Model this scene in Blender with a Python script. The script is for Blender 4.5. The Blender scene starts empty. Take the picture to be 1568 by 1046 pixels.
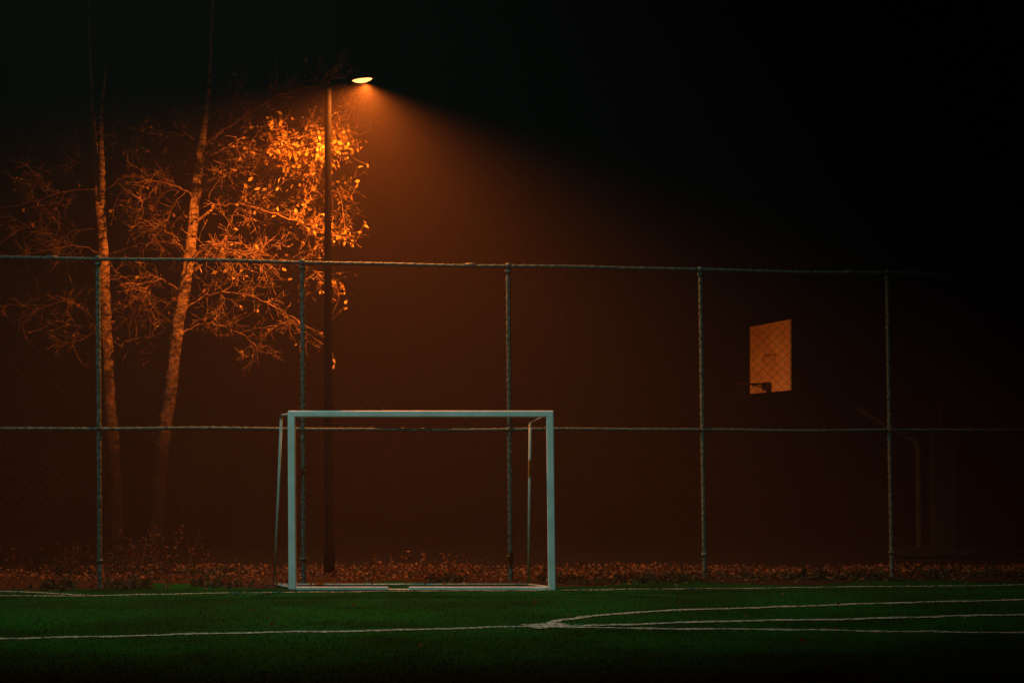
import bpy, math, random
import numpy as np
from mathutils import Vector, Matrix
random.seed(7); np.random.seed(7)
scn = bpy.context.scene
scn.view_settings.view_transform='Standard'; scn.view_settings.look='None'; scn.view_settings.exposure=0

# ---------------------------------------------------------------- helpers
def new_mat(name, col, rough=0.7, metal=0.0, col2=None, scale=20.0, bump=0.0, detail=6, lo=0.35, hi=0.65, emit=None, es=0.0, spec=.3):
    m=bpy.data.materials.new(name); m.use_nodes=True
    nt=m.node_tree; b=nt.nodes['Principled BSDF']
    b.inputs['Base Color'].default_value=(*col,1); b.inputs['Roughness'].default_value=rough; b.inputs['Metallic'].default_value=metal
    b.inputs['Specular IOR Level'].default_value=spec
    if col2 is not None or bump>0:
        tc=nt.nodes.new('ShaderNodeTexCoord'); n=nt.nodes.new('ShaderNodeTexNoise')
        n.inputs['Scale'].default_value=scale; n.inputs['Detail'].default_value=detail
        nt.links.new(tc.outputs['Object'],n.inputs['Vector'])
        if col2 is not None:
            r=nt.nodes.new('ShaderNodeValToRGB')
            r.color_ramp.elements[0].position=lo; r.color_ramp.elements[1].position=hi
            r.color_ramp.elements[0].color=(*col,1); r.color_ramp.elements[1].color=(*col2,1)
            nt.links.new(n.outputs['Fac'],r.inputs['Fac']); nt.links.new(r.outputs['Color'],b.inputs['Base Color'])
        if bump>0:
            bp=nt.nodes.new('ShaderNodeBump'); bp.inputs['Strength'].default_value=bump; bp.inputs['Distance'].default_value=0.02
            nt.links.new(n.outputs['Fac'],bp.inputs['Height']); nt.links.new(bp.outputs['Normal'],b.inputs['Normal'])
    if emit: 
        b.inputs['Emission Color'].default_value=(*emit,1); b.inputs['Emission Strength'].default_value=es
    return m

class MB:
    def __init__(s): s.v=[]; s.f=[]; s.m=[]
    def tube(s, pts, rad, sides=6, mi=0, cap=True):
        pts=[Vector(p) for p in pts]; n=len(pts)
        if not hasattr(rad,'__len__'): rad=[rad]*n
        base=len(s.v); u=None
        for i,p in enumerate(pts):
            t=(pts[min(i+1,n-1)]-pts[max(i-1,0)])
            if t.length<1e-9: t=Vector((0,0,1))
            t.normalize()
            if u is None:
                a=Vector((0,0,1)) if abs(t.z)<0.9 else Vector((1,0,0)); u=t.cross(a).normalized()
            else:
                u=(u-t*u.dot(t)); 
                u=u.normalized() if u.length>1e-6 else t.orthogonal().normalized()
            w=t.cross(u)
            for k in range(sides):
                an=2*math.pi*k/sides
                s.v.append(tuple(p+(u*math.cos(an)+w*math.sin(an))*rad[i]))
        for i in range(n-1):
            for k in range(sides):
                a=base+i*sides+k; b=base+i*sides+(k+1)%sides
                s.f.append((a,b,b+sides,a+sides)); s.m.append(mi)
        if cap and sides>=3:
            s.f.append(tuple(base+k for k in range(sides))[::-1]); s.m.append(mi)
            s.f.append(tuple(base+(n-1)*sides+k for k in range(sides))); s.m.append(mi)
    def box(s, c, size, mi=0, rot=None):
        base=len(s.v); c=Vector(c)
        for x in(-.5,.5):
            for y in(-.5,.5):
                for z in(-.5,.5):
                    p=Vector((x*size[0],y*size[1],z*size[2]))
                    if rot is not None: p=rot@p
                    s.v.append(tuple(c+p))
        for f in((0,1,3,2),(4,6,7,5),(0,4,5,1),(2,3,7,6),(0,2,6,4),(1,5,7,3)):
            s.f.append(tuple(base+i for i in f)); s.m.append(mi)
    def poly(s, ps, mi=0):
        b=len(s.v); s.v+= [tuple(p) for p in ps]; s.f.append(tuple(range(b,b+len(ps)))); s.m.append(mi)
    def leaf(s, p, size, mi=0, flat=False):
        d=Vector((random.gauss(0,1),random.gauss(0,1),random.gauss(0,.8)-(.0 if flat else .5))).normalized()
        w=d.orthogonal().normalized(); w=Matrix.Rotation(random.random()*6.28,3,d)@w
        nrm=d.cross(w); p=Vector(p)
        a=p; b=p+d*size*.5+w*size*.3+nrm*size*.1; c=p+d*size; e=p+d*size*.5-w*size*.3+nrm*size*.1
        s.poly((a,b,c),mi); s.poly((a,c,e),mi)
    def obj(s, name, mats, smooth=False, parent=None, bevel=0):
        me=bpy.data.meshes.new(name); me.from_pydata(s.v,[],s.f); me.update()
        for m in mats: me.materials.append(m)
        me.polygons.foreach_set('material_index', s.m)
        if smooth: me.polygons.foreach_set('use_smooth',[True]*len(me.polygons))
        o=bpy.data.objects.new(name,me); scn.collection.objects.link(o)
        if parent: o.parent=parent
        if bevel:
            md=o.modifiers.new('b','BEVEL'); md.width=bevel; md.segments=2
        return o
def empty(name):
    o=bpy.data.objects.new(name,None); scn.collection.objects.link(o); return o

# ---------------------------------------------------------------- materials
M_white=new_mat('white_paint',(.78,.84,.81),.45,0,(.62,.70,.66),5,.1)
M_galv=new_mat('green_coated_steel',(.11,.19,.17),.6,0,(.035,.07,.06),30,.3,spec=.2)
M_wire=new_mat('wire',(.02,.024,.02),.9,0,spec=.05)
M_pole=new_mat('lamp_pole_paint',(.0035,.003,.0025),.95,0,(.006,.005,.004),12,.1,spec=.02)
M_dark=new_mat('dark_net',(.01,.015,.012),.9,spec=.1)
M_asph=new_mat('asphalt',(.006,.006,.006),1,0,(.014,.014,.013),30,.4,spec=.05)
M_soil=new_mat('soil',(.010,.007,.005),1,0,(.04,.023,.012),14,.8,spec=.1)
M_line=new_mat('line_paint',(.36,.50,.45),.95,0,(.06,.13,.10),22,.4,lo=.40,hi=.58,spec=.1)
M_board=new_mat('backboard_paint',(.84,.62,.34),.6,0,(.62,.40,.2),2.5,.05)
M_hoop=new_mat('hoop_metal',(.04,.015,.01),.7)
M_green=new_mat('green_steel',(.008,.016,.010),.8,0,(.012,.022,.013),8,.1,spec=.1)
M_green2=new_mat('lit_green_steel',(.018,.036,.018),.8,0,(.03,.05,.028),8,.1,spec=.1)  # lighter copy of green steel; slightly lit look put into the colour
M_blade=new_mat('turf_blade',(.0015,.075,.011),1,0,(.0025,.11,.016),3,spec=.02)
M_bladew=new_mat('turf_blade_white',(.34,.48,.42),.95,spec=.1)
M_lens=new_mat('lamp_lens',(.9,.5,.2),.4,0,emit=(1,.36,.10),es=3.5)

def leaf_mat(name,c1,c2,tr=.4):
    m=new_mat(name,c1,.6,0,c2,9); nt=m.node_tree; b=nt.nodes['Principled BSDF']
    out=nt.nodes['Material Output']; t=nt.nodes.new('ShaderNodeBsdfTranslucent'); mx=nt.nodes.new('ShaderNodeMixShader')
    r=[n for n in nt.nodes if n.type=='VALTORGB'][0]
    nt.links.new(r.outputs['Color'],t.inputs['Color']); mx.inputs[0].default_value=tr
    nt.links.new(b.outputs[0],mx.inputs[1]); nt.links.new(t.outputs[0],mx.inputs[2]); nt.links.new(mx.outputs[0],out.inputs['Surface'])
    return m
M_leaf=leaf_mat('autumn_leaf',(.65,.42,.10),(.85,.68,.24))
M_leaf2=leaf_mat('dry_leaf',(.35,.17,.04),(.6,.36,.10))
M_leafd=leaf_mat('dark_leaf',(.14,.06,.02),(.30,.14,.05))  # darker leaf; on the left tree it paints in dimness away from lamp
M_shrub=leaf_mat('shrub_leaf',(.05,.025,.01),(.10,.05,.02))
M_litter=leaf_mat('litter_leaf',(.025,.012,.005),(.22,.11,.038),.15)
M_weed=leaf_mat('weed_leaf',(.02,.04,.012),(.06,.07,.025))

M_turf=bpy.data.materials.new('artificial_turf'); M_turf.use_nodes=True
nt=M_turf.node_tree; b=nt.nodes['Principled BSDF']; b.inputs['Roughness'].default_value=1; b.inputs['Specular IOR Level'].default_value=.02
tc=nt.nodes.new('ShaderNodeTexCoord')
n1=nt.nodes.new('ShaderNodeTexNoise'); n1.inputs['Scale'].default_value=60; n1.inputs['Detail'].default_value=8
n2=nt.nodes.new('ShaderNodeTexNoise'); n2.inputs['Scale'].default_value=.8; n2.inputs['Detail'].default_value=5
r=nt.nodes.new('ShaderNodeValToRGB'); r.color_ramp.elements[0].color=(.0008,.04,.005,1); r.color_ramp.elements[1].color=(.002,.09,.013,1)
r.color_ramp.elements[0].position=.3; r.color_ramp.elements[1].position=.7
r2=nt.nodes.new('ShaderNodeValToRGB'); r2.color_ramp.elements[0].color=(.4,.4,.4,1); r2.color_ramp.elements[1].color=(1,1,1,1)
r2.color_ramp.elements[0].position=.35; r2.color_ramp.elements[1].position=.6
mx=nt.nodes.new('ShaderNodeMixRGB'); mx.blend_type='MULTIPLY'; mx.inputs[0].default_value=1
for n in(n1,n2): nt.links.new(tc.outputs['Object'],n.inputs['Vector'])
nt.links.new(n1.outputs['Fac'],r.inputs[0]); nt.links.new(n2.outputs['Fac'],r2.inputs[0])
nt.links.new(r.outputs[0],mx.inputs[1]); nt.links.new(r2.outputs[0],mx.inputs[2]); nt.links.new(mx.outputs[0],b.inputs['Base Color'])
bp=nt.nodes.new('ShaderNodeBump'); bp.inputs['Strength'].default_value=.7; bp.inputs['Distance'].default_value=.02
nt.links.new(n1.outputs['Fac'],bp.inputs['Height']); nt.links.new(bp.outputs[0],b.inputs['Normal'])

M_bark=bpy.data.materials.new('bark'); M_bark.use_nodes=True
nt=M_bark.node_tree; b=nt.nodes['Principled BSDF']; b.inputs['Roughness'].default_value=.85; b.inputs['Specular IOR Level'].default_value=.15
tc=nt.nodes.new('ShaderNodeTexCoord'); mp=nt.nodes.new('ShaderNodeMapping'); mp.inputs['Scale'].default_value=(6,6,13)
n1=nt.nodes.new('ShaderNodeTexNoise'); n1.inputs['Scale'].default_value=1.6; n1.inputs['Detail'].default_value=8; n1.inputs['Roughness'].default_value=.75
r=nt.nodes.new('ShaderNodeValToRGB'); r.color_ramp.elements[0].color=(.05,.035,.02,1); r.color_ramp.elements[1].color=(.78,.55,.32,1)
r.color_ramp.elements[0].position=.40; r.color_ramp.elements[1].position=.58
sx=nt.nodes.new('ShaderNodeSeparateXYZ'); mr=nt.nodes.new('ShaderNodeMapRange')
mr.inputs[1].default_value=1.5; mr.inputs[2].default_value=4.8; mr.inputs[3].default_value=.02; mr.inputs[4].default_value=1  # darkens bark toward the base, painting in the fading lamp light
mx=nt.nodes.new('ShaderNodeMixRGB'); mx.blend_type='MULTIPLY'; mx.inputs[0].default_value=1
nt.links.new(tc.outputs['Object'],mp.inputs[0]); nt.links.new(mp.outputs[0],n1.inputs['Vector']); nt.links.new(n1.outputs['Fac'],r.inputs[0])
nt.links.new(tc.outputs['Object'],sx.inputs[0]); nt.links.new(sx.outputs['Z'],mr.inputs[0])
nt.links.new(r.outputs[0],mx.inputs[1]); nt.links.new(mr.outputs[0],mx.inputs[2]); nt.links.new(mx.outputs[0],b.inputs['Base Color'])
bp=nt.nodes.new('ShaderNodeBump'); bp.inputs['Strength'].default_value=1; bp.inputs['Distance'].default_value=.05
nt.links.new(n1.outputs['Fac'],bp.inputs['Height']); nt.links.new(bp.outputs[0],b.inputs['Normal'])
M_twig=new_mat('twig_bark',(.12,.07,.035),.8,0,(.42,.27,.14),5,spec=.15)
M_twigd=new_mat('dimmed_twig_bark',(.05,.03,.02),.8,0,(.22,.14,.07),5,spec=.1)  # darker twig copy for left tree, dimness far from lamp painted in

# ---------------------------------------------------------------- ground
def fence_y(x): return 21.126+.1753*x
mb=MB(); mb.poly([(-400,-60,-.03),(400,-60,-.03),(400,600,-.03),(-400,600,-.03)]); mb.obj('ground',[M_asph])
mb=MB(); xs=np.linspace(-30,30,200); ys=np.linspace(0,1,16); base=0
def verge_y(x,t): 
    y0=19.9+.11*x*1.0; y0=min(y0+.25, fence_y(x)-.1); return y0+(23.8-y0+.08*math.sin(x*1.3))*t
def verge_h(x,t): return .05*math.sin(math.pi*t)*(0.6+.4*math.sin(x*2.1+t*5))
for i,x in enumerate(xs):
    for j,t in enumerate(ys):
        mb.v.append((x,verge_y(x,t),-.012+verge_h(x,t)+random.uniform(-.006,.006)))
for i in range(199):
    for j in range(15):
        a=i*16+j; mb.f.append((a,a+16,a+17,a+1)); mb.m.append(0)
mb.obj('verge_ground',[M_soil],True)
mb=MB(); 
for i in range(32000):
    x=random.uniform(-14,15); t=random.random()**.7
    if t<.3 and random.random()<.8: continue
    if math.sin(x*3.1+t*9)*math.sin(x*1.3-t*4)>.1 and random.random()<.7: continue
    y=verge_y(x,t); z=.01+verge_h(x,t)
    mb.leaf((x,y,z+random.uniform(-.01,.025)),random.uniform(.03,.07),0,True)
mb.obj('fallen_leaves',[M_litter])
mb=MB()
def tedge(x): return 20.12+.11*x
mb.poly([(-40,-30,0),(40,-30,0),(40,tedge(40),0),(-40,tedge(-40)+2.5,0)])
mb.obj('artificial_turf',[M_turf])

LINES=[([(-9,18.95),(-4.59,19.12),(-2.4,19.6),(0.6,19.86),(5.97,20.62),(14,21.6)],.10),
       ([(-9,20.15),(-5.5,19.68),(-4.62,19.2)],.13),
       ([(-12,13.2),(-4.25,14.73),(.27,15.72),(1.4,15.55),(4.38,15.2),(10,14.5)],.13),
       ([(.27,15.75),(.4,16.3),(.75,16.75),(1.37,17.2),(2.7,17.75),(5.36,18.6),(12,20.4)],.14),
       ([(.5,15.75),(.96,15.9),(2.5,16.3),(4.85,16.84),(12,18.4)],.14),
       ([(.13,15.72),(.5,15.85)],.42)]
mb=MB()
for k,(pl,w) in enumerate(LINES):
    z=.004+.0012*k
    pts=[Vector((p[0],p[1],0)) for p in pl]
    fine=[]
    for a,b_ in zip(pts[:-1],pts[1:]):
        n=max(2,int((b_-a).length/.12))
        for i in range(n): fine.append(a.lerp(b_,i/n))
    fine.append(pts[-1])
    L=[];R=[]
    for i,p in enumerate(fine):
        t=(fine[min(i+1,len(fine)-1)]-fine[max(i-1,0)]).normalized(); nn=Vector((-t.y,t.x,0))
        wob=.03*math.sin(i*.31+k)+.02*math.sin(i*.83)
        L.append(p+nn*(w/2+wob+random.uniform(-.04,.02))); R.append(p-nn*(w/2-wob+random.uniform(-.04,.02)))
    for i in range(len(fine)-1):
        mb.poly([(R[i].x,R[i].y,z),(R[i+1].x,R[i+1].y,z),(L[i+1].x,L[i+1].y,z),(L[i].x,L[i].y,z)])
mb.obj('pitch_marking',[M_line])
N=150000
X=np.random.uniform(-8,9,N); Y=np.random.uniform(10.5,20.9,N)
keep=Y<20.12+.11*X; X=X[keep];Y=Y[keep]; N=len(X)
online=np.zeros(N,bool)
for pl,w in LINES:
    for a,b_ in zip(pl[:-1],pl[1:]):
        ax,ay=a; bx,by=b_; dx=bx-ax; dy=by-ay; t=np.clip(((X-ax)*dx+(Y-ay)*dy)/(dx*dx+dy*dy),0,1)
        online|=np.hypot(X-ax-t*dx,Y-ay-t*dy)<w*.5
cl=np.sin(X*1.7+np.sin(Y*2.3))*np.sin(Y*1.1+X*.6)
drop=(np.random.rand(N)<.25+.25*cl)&~online; X=X[~drop];Y=Y[~drop];online=online[~drop];N=len(X)
an=np.random.rand(N)*6.28; h=np.random.uniform(.010,.022,N); w=np.random.uniform(.003,.005,N)
lx=np.random.normal(0,.008,N); ly=np.random.normal(0,.008,N)
V=np.zeros((N,3,3)); V[:,0]=np.stack([X-w*np.cos(an),Y-w*np.sin(an),0*X],1); V[:,1]=np.stack([X+w*np.cos(an),Y+w*np.sin(an),0*X],1); V[:,2]=np.stack([X+lx,Y+ly,h],1)
me=bpy.data.meshes.new('grass_blades'); me.vertices.add(N*3); me.vertices.foreach_set('co',V.ravel())
me.loops.add(N*3); me.loops.foreach_set('vertex_index',np.arange(N*3)); me.polygons.add(N); me.polygons.foreach_set('loop_start',np.arange(N)*3)
me.materials.append(M_blade); me.materials.append(M_bladew)
wh=online&(np.random.rand(N)<.55)
me.polygons.foreach_set('material_index',wh.astype(np.int32)); me.update(calc_edges=True)
o=bpy.data.objects.new('turf_grass_blades',me); scn.collection.objects.link(o)
mb=MB()
for i in range(70): mb.leaf((random.uniform(-7,8),random.uniform(12,19.6),.02),random.uniform(.04,.07),0,True)
mb.obj('stray_leaves',[M_shrub])

# ---------------------------------------------------------------- fence
fence=empty('chain_link_fence')
bases=[-9.45,-7.05,-4.71,-2.428,-.0155,2.337,4.697,7.05,9.4,11.75,14.1]; leans=[-.02,-.02,-.022,-.015,-.03,-.053,-.06,-.05,-.05,-.05,-.05]
H=3.75
mb=MB()
for x,l in zip(bases,leans):
    pts=[];rad=[]; n=150
    for i in range(n+1):
        t=i/n; pts.append((x+l*t+random.gauss(0,.0015),fence_y(x),H*t-.05*(1-t))); rad.append(.026+(.006 if i%3==0 else 0)+random.uniform(-.0015,.0015))
    mb.tube(pts,rad,8)
    mb.tube([(x+l,fence_y(x),H-.03),(x+l,fence_y(x),H+.025),(x+l,fence_y(x),H+.04)],[.038,.038,.015],8)
    for zz in (.3,1.81,H-.06):
        mb.tube([(x+l*zz/H,fence_y(x),zz-.02),(x+l*zz/H,fence_y(x),zz+.02)],.038,8)
mb.obj('posts',[M_galv],True,fence)
mb=MB()
for z0 in (1.81,H):
    pts=[];rad=[]
    for i in range(0,600):
        x=-9.45+i*.04; pts.append((x,fence_y(x)-.0,z0+.006*math.sin(x*1.37)+ .003*math.sin(x*3.1))); rad.append(.019+(.004 if i%3==0 else 0)+random.uniform(0,.0015))
    mb.tube(pts,rad,8)
for x in(-5.3,-.55,4.1): mb.tube([(x,fence_y(x),H+.004),(x+.12,fence_y(x+.12),H+.004)],.026,8)
mb.obj('rails',[M_galv],True,fence)
mb=MB(); pw=.12; ph=.055; x=-9.4; k=0
while x<14.0:
    pts=[]; nz=int(H/ph)
    for j in range(nz+1):
        s=(1 if (j+k)%2 else -1)*pw*.25
        xx=x+s+random.gauss(0,.0025); off=.004 if j%2 else -.004
        pts.append((xx,fence_y(xx)-.042+off,.03+j*ph+random.gauss(0,.003)+.012*math.sin(x*1.9)))
    mb.tube(pts,.0029,4,cap=False)
    x+=pw*.5; k+=1
mb.obj('diamond_wire_mesh',[M_wire],True,fence)

# ---------------------------------------------------------------- goal
goal=empty('football_goal')
mb=MB(); y0=19.9
def sqbar(p,q,w,mi=0):
    p=Vector(p);q=Vector(q);d=q-p; rot=d.to_track_quat('Z','Y').to_matrix()
    mb.box((p+q)/2,(w,w,d.length),mi,rot)
sqbar((-2.458,y0,0),(-2.468,y0,1.955),.085); sqbar((.447,y0,0),(.425,y0,1.955),.085)
o=mb.obj('posts',[M_white],False,goal,.015)
mb=MB(); mb.box((-1.0215,y0,1.97),(2.975,.085,.075)); mb.obj('crossbar',[M_white],False,goal,.015)
mb=MB(); mb.box((-1.9,y0,.02),(1.03,.07,.035)); mb.box((-.38,y0,.02),(1.55,.07,.035)); mb.box((-1.26,y0,.008),(.25,.07,.01)); mb.obj('ground_bar',[M_white],False,goal,.006)
mb=MB()
LB=(-2.736,20.45,.02); LT=(-2.63,20.25,1.93); RB=(.19,20.45,.02); RT=(.207,20.3,1.875)
mb.tube([LB,(-2.68,20.36,1.0),LT],.017,8); mb.tube([LT,(-2.6,20.1,1.96),(-2.48,19.93,1.97)],.015,8)
mb.tube([RB,(.2,20.38,1.0),RT],.017,8); mb.tube([RT,(.32,20.1,1.93),(.42,19.93,1.965)],.008,8)
mb.tube([LB,(-2.47,19.9,.03)],.014,8); mb.tube([RB,(.43,19.9,.03)],.014,8); mb.tube([LB,RB],.012,8)
mb.obj('back_frame',[new_mat('grey_white_paint',(.38,.48,.44),.5,0,(.26,.36,.32),10)],True,goal)
mb=MB()
pts=[]
for i in range(40):
    t=i/39; pts.append((-2.6+2.8*t,20.27-.1*math.sin(math.pi*t),1.92-.05*t-.085*math.sin(math.pi*t)+.004*math.sin(i*1.9)))
mb.tube(pts,.008,5)
mb.obj('net_cord',[M_dark],True,goal)

# ---------------------------------------------------------------- street lamp
lamp=empty('street_lamp')
LX,LY=-2.29,22.1
mb=MB()
mb.tube([(LX+.02,LY,-.05),(LX+.02,LY,.35),(LX+.018,LY,.37),(LX,LY,3),(LX-.0,LY,5.9),(LX,LY,6.10)],[.07,.07,.054,.048,.042,.04],14)
mb.obj('pole',[M_pole],True,lamp)
mb=MB(); mb.tube([(LX,LY,6.05),(LX+.05,LY-.01,6.10),(LX+.13,LY-.03,6.12),(LX+.2,LY-.04,6.135)],[.034,.03,.028,.028],10); mb.obj('arm',[M_pole],True,lamp)
mb=MB(); secs=[(0,.03,.03,0),(.06,.06,.05,.0),(.18,.10,.065,.0),(.33,.12,.06,.0),(.44,.09,.045,.0),(.49,.03,.02,.0)]
hb=Vector((LX+.10,LY-.03,6.115)); hd=Vector((1,-.16,.10)).normalized(); hs=Vector((0,0,1)).cross(hd).normalized(); hu=hd.cross(hs)
ns=12
for (d,w,h,_) in secs:
    for k in range(ns):
        a=math.pi*k/(ns-1); mb.v.append(tuple(hb+hd*d+hs*math.cos(a)*w+hu*(math.sin(a)*h)))
for i in range(len(secs)-1):
    for k in range(ns-1):
        a=i*ns+k; mb.f.append((a,a+1,a+ns+1,a+ns)); mb.m.append(0)
o=mb.obj('head_shell',[M_pole],True,lamp)
md=o.modifiers.new('s','SOLIDIFY'); md.thickness=.006
mb=MB(); R=[]
c=hb+hd*.34
for rr,zz in((.0,-.03),(.04,-.026),(.065,-.014),(.085,.004)):
    R.append([tuple(c+hd*math.cos(a)*rr*1.5+hs*math.sin(a)*rr+hu*zz) for a in [2*math.pi*k/16 for k in range(16)]])
for ring in R: mb.v+=ring
for i in range(3):
    for k in range(16):
        a=i*16+k; b_=i*16+(k+1)%16; mb.f.append((a,b_,b_+16,a+16)); mb.m.append(0)
mb.obj('lens',[M_lens],True,lamp)
ld=bpy.data.lights.new('sodium_bulb','SPOT'); ld.energy=2650; ld.color=(1,.215,.022); ld.spot_size=math.radians(166); ld.spot_blend=.75; ld.shadow_soft_size=.04
lo=bpy.data.objects.new('sodium_bulb',ld); scn.collection.objects.link(lo); lo.parent=lamp
lo.location=c+Vector((.05,0,-.05))
lo.rotation_euler=Vector((-.12,.12,-1)).to_track_quat('-Z','Y').to_euler()

# ---------------------------------------------------------------- basketball hoop
bh=empty('basketball_hoop')
A=Vector((4.08,26.0,0)); B=Vector((3.71,27.6,0)); dv=(B-A).normalized(); nv=Vector((-dv.y,dv.x,0)); 
if nv.x>0: nv=-nv
C=(A+B)/2; wd=(B-A).length
rot=Matrix((dv,nv,Vector((0,0,1)))).transposed()
mb=MB(); mb.box(C+Vector((0,0,2.96)),(wd,.03,1.04),0,rot); mb.obj('backboard',[M_board],False,bh,.005)
mb=MB()
def bb(u,z,w,h): mb.box(C+dv*u+nv*.018+Vector((0,0,z)),(w,.006,h),0,rot)
bb(0,3.0,.5,.02); bb(.24,2.95,.02,.12); bb(-.24,2.95,.02,.12)
mb.obj('target_square',[new_mat('faded_marking',(.3,.17,.1),.7)],False,bh)
mb=MB(); rc=C+nv*.33+Vector((0,0,2.56))
mb.tube([rc+Vector((math.cos(a),math.sin(a),0))*.225 for a in [2*math.pi*k/24 for k in range(25)]],.010,6)
mb.tube([C+nv*.02+dv*.1+Vector((0,0,2.56)),rc-nv*.2+dv*.08],.012,6); mb.tube([C+nv*.02-dv*.1+Vector((0,0,2.56)),rc-nv*.2-dv*.08],.012,6)
mb.box(C+nv*.05+Vector((0,0,2.53)),(.2,.08,.12),0,rot)
mb.tube([C+nv*.04+Vector((0,0,2.5)),rc-nv*.05+Vector((0,0,-.02))],.01,6)
mb.obj('rim',[M_hoop],True,bh)
mb=MB()
for k in range(12):
    a0=2*math.pi*k/12
    for sgn in(1,-1):
        pts=[]
        for j in range(7):
            t=j/6; rr=.222*(1-.45*t); a=a0+sgn*t*1.3; pts.append(rc+Vector((math.cos(a)*rr,math.sin(a)*rr,-.25*t)))
        if random.random()<.5: mb.tube(pts,.003,3)
mb.obj('net',[M_dark],False,bh)
mb=MB(); 
e1=Vector((4.78,26.9,2.45)); e2=Vector((6.05,26.6,1.68))
mb.tube([C-nv*.02+Vector((0,0,2.47)),e1],.045,8)
mb.tube([e1,e2],.04,8,1)
mb.tube([C-nv*.02+Vector((0,0,3.3)),Vector((4.6,26.9,2.9)),Vector((5.3,26.8,2.2))],.018,6,1)
for s in(-.5,.5):
    mb.tube([C+dv*s-nv*.03+Vector((0,0,2.5)),C+dv*s-nv*.03+Vector((0,0,3.4))],.02,6)
    mb.tube([C+dv*s-nv*.03+Vector((0,0,2.6)),C-nv*.4+Vector((0,0,2.47))],.02,6)
mb.tube([e2,(6.08,26.55,1.6),(6.08,26.5,0)],.05,8,1)
mb.box((6.42,26.5,.95),(.34,.35,1.9)); mb.tube([(6.42,26.5,1.85),(6.42,26.5,2.35)],.04,8); mb.tube([e2+Vector((-.2,0,.12)),(6.42,26.5,1.9)],.03,6)
mb.box((6.3,26.5,.06),(1.1,.8,.12))
mb.obj('stand',[M_green,M_green2],False,bh,.01)

# ---------------------------------------------------------------- trees
K=24.5/2720.0
def pt(a,b,dy=0): return Vector(((a-784)*K,24.5+dy,1.56+(690-b)*K))
def smooth_path(pts,n=6):
    out=[]
    P=[pts[0]]+list(pts)+[pts[-1]]
    for i in range(1,len(P)-2):
        for j in range(n):
            t=j/n; p0,p1,p2,p3=P[i-1],P[i],P[i+1],P[i+2]
            out.append(.5*((2*p1)+(p2-p0)*t+(2*p0-5*p1+4*p2-p3)*t*t+(3*p1-p0-3*p2+p3)*t**3))
    out.append(P[-2]); return out
def grow(mb,p,d,L,r,level,leaffn,up=0.02):
    n=max(3,int(L/.07)); pts=[p.copy()]; q=p.copy(); dd=d.normalized()
    for i in range(n):
        dd=(dd+Vector((random.gauss(0,.18),random.gauss(0,.18),random.gauss(0,.15)+up))).normalized()
        q=q+dd*(L/n); pts.append(q.copy())
    mb.tube(pts,[max(.0024,r*(1-.8*i/n)) for i in range(n+1)],3 if level>=2 else 4,1,cap=False)
    spawn(mb,pts,L,r,level,leaffn)
def spawn(mb,pts,L,r,level,leaffn,start=.2,dens=1.0):
    n=len(pts)
    if level<4:
        cnt=int((10*L if level==1 else 9*L if level==2 else 5*L)*dens)+1
        for _ in range(cnt):
            i=min(n-2,int((start+random.random()*(1-start))*(n-1)))
            t=(pts[i+1]-pts[i]).normalized()
            o=Vector((random.gauss(0,1),random.gauss(0,.9),random.gauss(0,1)+.1)); o=(o-t*o.dot(t)).normalized()
            d=(t*random.uniform(.3,1.1)+o*random.uniform(.45,1.0))
            f=1-i/n*.5
            cl={1:random.uniform(.25,1.0),2:random.uniform(.12,.5),3:random.uniform(.06,.22)}[level]*f
            grow(mb,pts[i],d,cl,r*.5 if level==1 else .0038,level+1,leaffn,up=random.choice([.03,.04,-.04,-.06]))
    if level>=2:
        for i in range(1,n):
            pr=leaffn(pts[i])
            k=int(pr)+(1 if random.random()<pr%1 else 0)
            for _ in range(k):
                off=Vector((random.gauss(0,.03),random.gauss(0,.03),random.gauss(0,.03)))
                mb.leaf(pts[i]+off,random.uniform(.045,.10),2 if random.random()<.7 else 3)
def limb(mb,pts,r0,r1,leaffn,dens=1.0,start=.25):
    ps=smooth_path(pts,7); n=len(ps)
    ps=[p+Vector((random.gauss(0,.010),random.gauss(0,.010),random.gauss(0,.010))) for p in ps]
    mb.tube(ps,[r0+(r1-r0)*i/(n-1) for i in range(n)],6,1)
    L=sum((ps[i+1]-ps[i]).length for i in range(n-1))
    spawn(mb,ps,L,max(r0*.45,.007),1,leaffn,start,dens)
def trunk(mb,pts,rads):
    ps=smooth_path(pts,8); n=len(ps)
    rr=np.interp(np.linspace(0,1,n),np.linspace(0,1,len(rads)),rads)
    ps=[p+Vector((random.gauss(0,.006),0,0)) for p in ps]
    mb.tube(ps,[x*random.uniform(.93,1.07) for x in rr],12,0)

def G(p,u,v,su,sv,a):
    q=pt(u,v); return a*math.exp(-(((p.x-q.x)/(su*K))**2+((p.z-q.z)/(sv*K))**2))
def leafC(p):
    return .015+.75*(G(p,425,230,36,20,1.6)+G(p,480,255,42,26,1.3)+G(p,515,235,22,40,1.0)+G(p,530,155,26,28,1.0)+G(p,525,380,18,30,.8)+G(p,512,435,14,14,.8)+G(p,400,200,30,30,.2)+G(p,340,320,80,60,.05)+G(p,400,440,70,60,.05)+G(p,470,335,35,25,.4)+G(p,460,180,26,20,.25)+G(p,440,300,50,30,.15))
def leafL(p): 
    return .02+G(p,230,290,60,40,.06)+G(p,120,260,80,50,.03)
mb=MB()
trunk(mb,[pt(232,900),pt(240,780),pt(250,670),pt(262,590),pt(272,500),pt(284,430),pt(292,370),pt(300,290),pt(309,220),pt(316,160,.05),pt(321,80,.1),pt(325,-30,.1)],[.12,.1,.092,.088,.085,.082,.08,.072,.055,.034,.018,.01])
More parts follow.
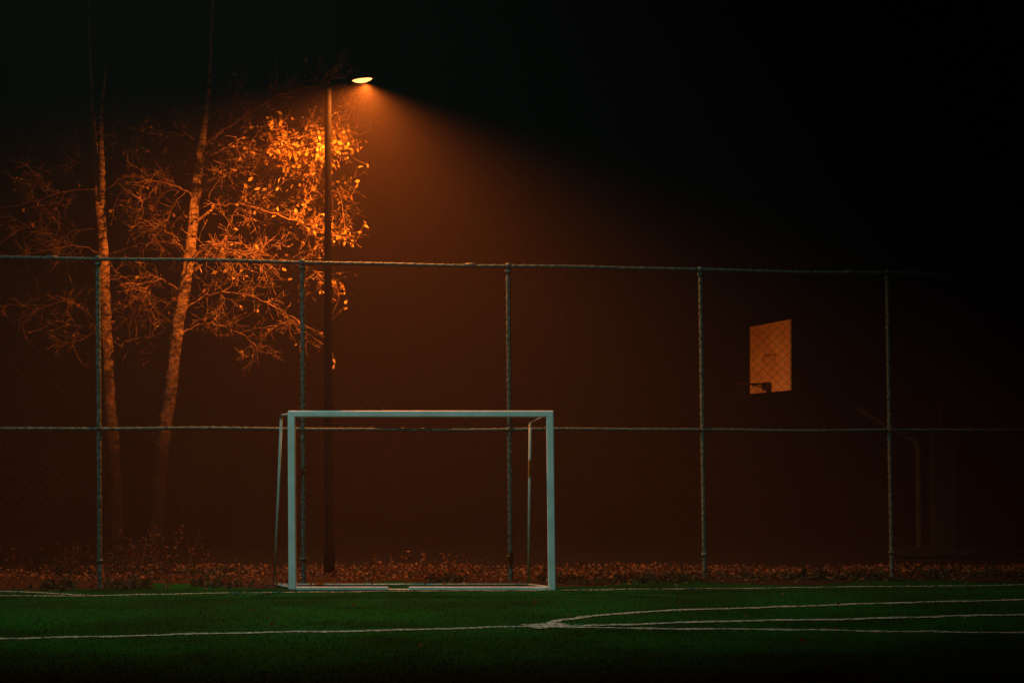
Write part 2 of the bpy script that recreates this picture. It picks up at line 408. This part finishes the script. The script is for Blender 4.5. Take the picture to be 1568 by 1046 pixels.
for P,r in [([pt(312,222),pt(345,200,-.05),pt(385,178,-.2),pt(440,150,-.3),pt(500,140,-.4),pt(535,145,-.4)],.028),
            ([pt(306,240),pt(340,232,-.2),pt(390,238,-.5),pt(440,232,-.8),pt(500,222,-.9),pt(545,200,-1.)],.022),
            ([pt(304,292),pt(330,275,-.1),pt(370,266,-.3),pt(430,255,-.5),pt(490,240,-.7),pt(530,232,-.7)],.026),
            ([pt(304,296),pt(335,283,.1),pt(375,292,.3),pt(425,305,.4),pt(480,300,.3),pt(520,290,.2)],.02),
            ([pt(296,345),pt(325,322,0),pt(370,318,-.3),pt(430,335,-.4),pt(490,355,-.4),pt(540,372,-.4)],.02),
            ([pt(288,400),pt(320,378,.1),pt(380,385,.2),pt(440,400,.1),pt(500,420,0)],.018),
            ([pt(276,480),pt(310,455,0),pt(360,450,-.2),pt(420,470,-.3),pt(470,500,-.3)],.015),
            ([pt(270,520),pt(300,495,.2),pt(345,500,.4),pt(390,530,.4)],.012),
            ([pt(313,190),pt(335,165,.1),pt(375,155,.2),pt(440,160,.2)],.010),
            ([pt(308,250),pt(330,225,.4),pt(380,200,.9),pt(440,190,1.2)],.018),
            ([pt(300,310),pt(280,290,-.2),pt(240,285,-.4),pt(200,290,-.5)],.012),
            ([pt(290,380),pt(265,360,.1),pt(230,345,.3),pt(190,330,.4)],.012),
            ([pt(310,225),pt(285,205,.1),pt(250,200,.2)],.006),
            ([pt(284,430),pt(300,400,-.4),pt(350,390,-.9),pt(410,410,-1.2)],.014),
            ([pt(280,450),pt(250,430,-.1),pt(215,440,-.3)],.01)]:
    limb(mb,P,r,.005,leafC)
for P in [[pt(525,205,-.6),pt(550,218,-.6),pt(570,212,-.6),pt(577,195,-.6)],[pt(515,300,-.5),pt(540,310,-.5),pt(551,290,-.5)],[pt(520,365,-.4),pt(545,378,-.4),pt(563,345,-.4)],
          [pt(500,420,0),pt(520,450,0),pt(505,490,0),pt(528,470,0)],[pt(530,240,-.6),pt(550,255,-.6),pt(565,262,-.6)],[pt(470,500,-.2),pt(500,520,-.2),pt(515,555,-.2)]]:
    mb.tube(smooth_path(P,5),.0035,3,1,cap=False)
    for k in range(2): mb.leaf(P[-1]+Vector((random.gauss(0,.03),0,random.gauss(0,.03))),.08,2)
for cx,cy,k in ((528,372,16),(512,436,8),(545,160,8),(532,235,10)):
    for _ in range(k): mb.leaf(pt(cx+random.gauss(0,9),cy+random.gauss(0,9),-.4+random.gauss(0,.08)),random.uniform(.06,.1),2)
print('tree faces',len(mb.f))
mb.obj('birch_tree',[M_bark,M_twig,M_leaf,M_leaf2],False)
mb=MB()
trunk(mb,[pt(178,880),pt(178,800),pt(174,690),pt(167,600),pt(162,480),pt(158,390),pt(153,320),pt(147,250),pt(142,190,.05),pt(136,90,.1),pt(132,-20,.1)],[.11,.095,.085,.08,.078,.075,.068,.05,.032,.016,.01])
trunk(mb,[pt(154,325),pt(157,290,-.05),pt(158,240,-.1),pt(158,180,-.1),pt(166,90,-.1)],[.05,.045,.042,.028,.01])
for P,r in [([pt(168,392),pt(195,382,-.1),pt(235,374,-.2),pt(275,372,-.2)],.02),
            ([pt(170,510),pt(195,490,-.1),pt(230,470,-.2),pt(275,462,-.2)],.016),
            ([pt(172,545),pt(190,530,-.15),pt(215,520,-.2),pt(238,517,-.2)],.028),
            ([pt(158,350),pt(120,352,0),pt(70,350,.1),pt(0,340,.2)],.010),
            ([pt(160,390),pt(120,380,-.3),pt(60,395,-.5),pt(-10,400,-.6)],.010),
            ([pt(152,300),pt(190,270,.1),pt(230,265,.2),pt(270,250,.2)],.012),
            ([pt(156,330),pt(200,320,-.3),pt(250,330,-.5)],.010),
            ([pt(150,270),pt(120,250,.1),pt(80,255,.1),pt(40,265,.1)],.008),
            ([pt(158,230),pt(190,215,-.1),pt(225,210,-.2)],.008),
            ([pt(162,460),pt(125,450,.2),pt(70,465,.3),pt(10,490,.3)],.010),
            ([pt(160,430),pt(200,420,.3),pt(250,430,.5)],.010),
            ([pt(165,520),pt(130,500,-.2),pt(80,510,-.3)],.009),
            ([pt(150,290),pt(110,300,-.4),pt(60,320,-.6),pt(0,330,-.6)],.009)]:
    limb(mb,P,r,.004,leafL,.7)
print('tree faces',len(mb.f))
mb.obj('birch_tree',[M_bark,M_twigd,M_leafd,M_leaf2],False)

# ---------------------------------------------------------------- shrub and weeds
def weed(name,x,y,h,n,spread,leafy=1,mat=M_weed):
    mb=MB()
    for i in range(n):
        bx=x+random.gauss(0,spread*.35); by=y+random.gauss(0,spread*.35)
        d=Vector((random.gauss(0,.28),random.gauss(0,.28),1)).normalized(); L=h*random.uniform(.4,1); q=Vector((bx,by,-.01)); pts=[q]
        for k in range(6):
            d=(d+Vector((random.gauss(0,.14),random.gauss(0,.14),-.04))).normalized(); q=q+d*L/6; pts.append(q)
        mb.tube(pts,[.005,.0045,.004,.0035,.003,.002,.001],3,0,cap=False)
        for k in range(1,7):
            for _ in range(leafy): 
                if random.random()<.75: mb.leaf(pts[k],random.uniform(.03,.07),1)
    mb.obj(name,[M_shrub,mat])
weed('shrub',-4.75,23.0,.7,50,1.0,2,M_shrub)
weed('shrub',-6.1,22.9,.5,50,1.2,2,M_shrub)
weed('weed_plant',-1.45,21.9,.45,9,.25,2,M_leafd); weed('weed_plant',-.72,21.3,.44,16,.3,2,M_leafd); weed('weed_plant',-1.0,21.6,.36,14,.3,2,M_leafd); weed('weed_plant',-.72,21.0,.14,22,.25,4)
weed('weed_plant',-3.6,21.8,.25,14,.4,2)
for x in (1.0,1.35,1.75,2.1,2.9,3.4,3.75,4.1,4.5,5.2,5.8,-3.4,-4.2,-5.2,.6,6.4):
    weed('weed_tuft',x+random.uniform(-.1,.1),fence_y(x)-random.uniform(.05,.25),random.uniform(.07,.17),26,random.uniform(.3,.6),3)

# ---------------------------------------------------------------- floodlight mast (lights pitch and goal)
fm=empty('floodlight_mast'); FP=Vector((-7,10,16))
mb=MB(); mb.tube([(-8.6,9.4,-.05),(-8.6,9.4,16.4)],[.14,.07],12); mb.box((-7.85,9.7,16.4),(1.7,.1,.1)); mb.obj('mast',[M_pole],True,fm)
dirn=(Vector((-.9,19.4,.0))-FP).normalized(); rt=dirn.to_track_quat('-Z','Y').to_matrix()
mb=MB(); mb.box(FP-dirn*.25,(.6,.45,.2),0,rt); mb.obj('fixture',[M_pole],False,fm,.02)
fl=bpy.data.lights.new('flood_bulb','SPOT'); fl.energy=4800; fl.color=(.55,1,.86); fl.spot_size=math.radians(46); fl.spot_blend=1; fl.shadow_soft_size=.12
fo=bpy.data.objects.new('flood_bulb',fl); scn.collection.objects.link(fo); fo.parent=fm; fo.location=FP; fo.rotation_euler=dirn.to_track_quat('-Z','Y').to_euler()

# ---------------------------------------------------------------- fog
mb=MB(); mb.box((0,32,11),(90,76,26)); 
mf=bpy.data.materials.new('night_fog'); mf.use_nodes=True; nt=mf.node_tree; nt.nodes.clear()
out=nt.nodes.new('ShaderNodeOutputMaterial'); vs=nt.nodes.new('ShaderNodeVolumeScatter'); vs.inputs['Density'].default_value=.0046; vs.inputs['Anisotropy'].default_value=.1
vs.inputs['Color'].default_value=(1,.74,.60,1)
nt.links.new(vs.outputs[0],out.inputs['Volume'])
mb.obj('fog',[mf])

# ---------------------------------------------------------------- world & camera
w=bpy.data.worlds.new('World'); scn.world=w; w.use_nodes=True
w.node_tree.nodes['Background'].inputs[0].default_value=(.5,.8,.75,1); w.node_tree.nodes['Background'].inputs[1].default_value=.0002
cd=bpy.data.cameras.new('camera'); cam=bpy.data.objects.new('camera',cd); scn.collection.objects.link(cam); scn.camera=cam
cam.location=(0,0,1.56); cam.rotation_euler=(math.radians(90),0,0); cd.sensor_width=36; cd.lens=2720/1568*36; cd.shift_y=167/1568; cd.clip_end=2000; cd.clip_start=.05
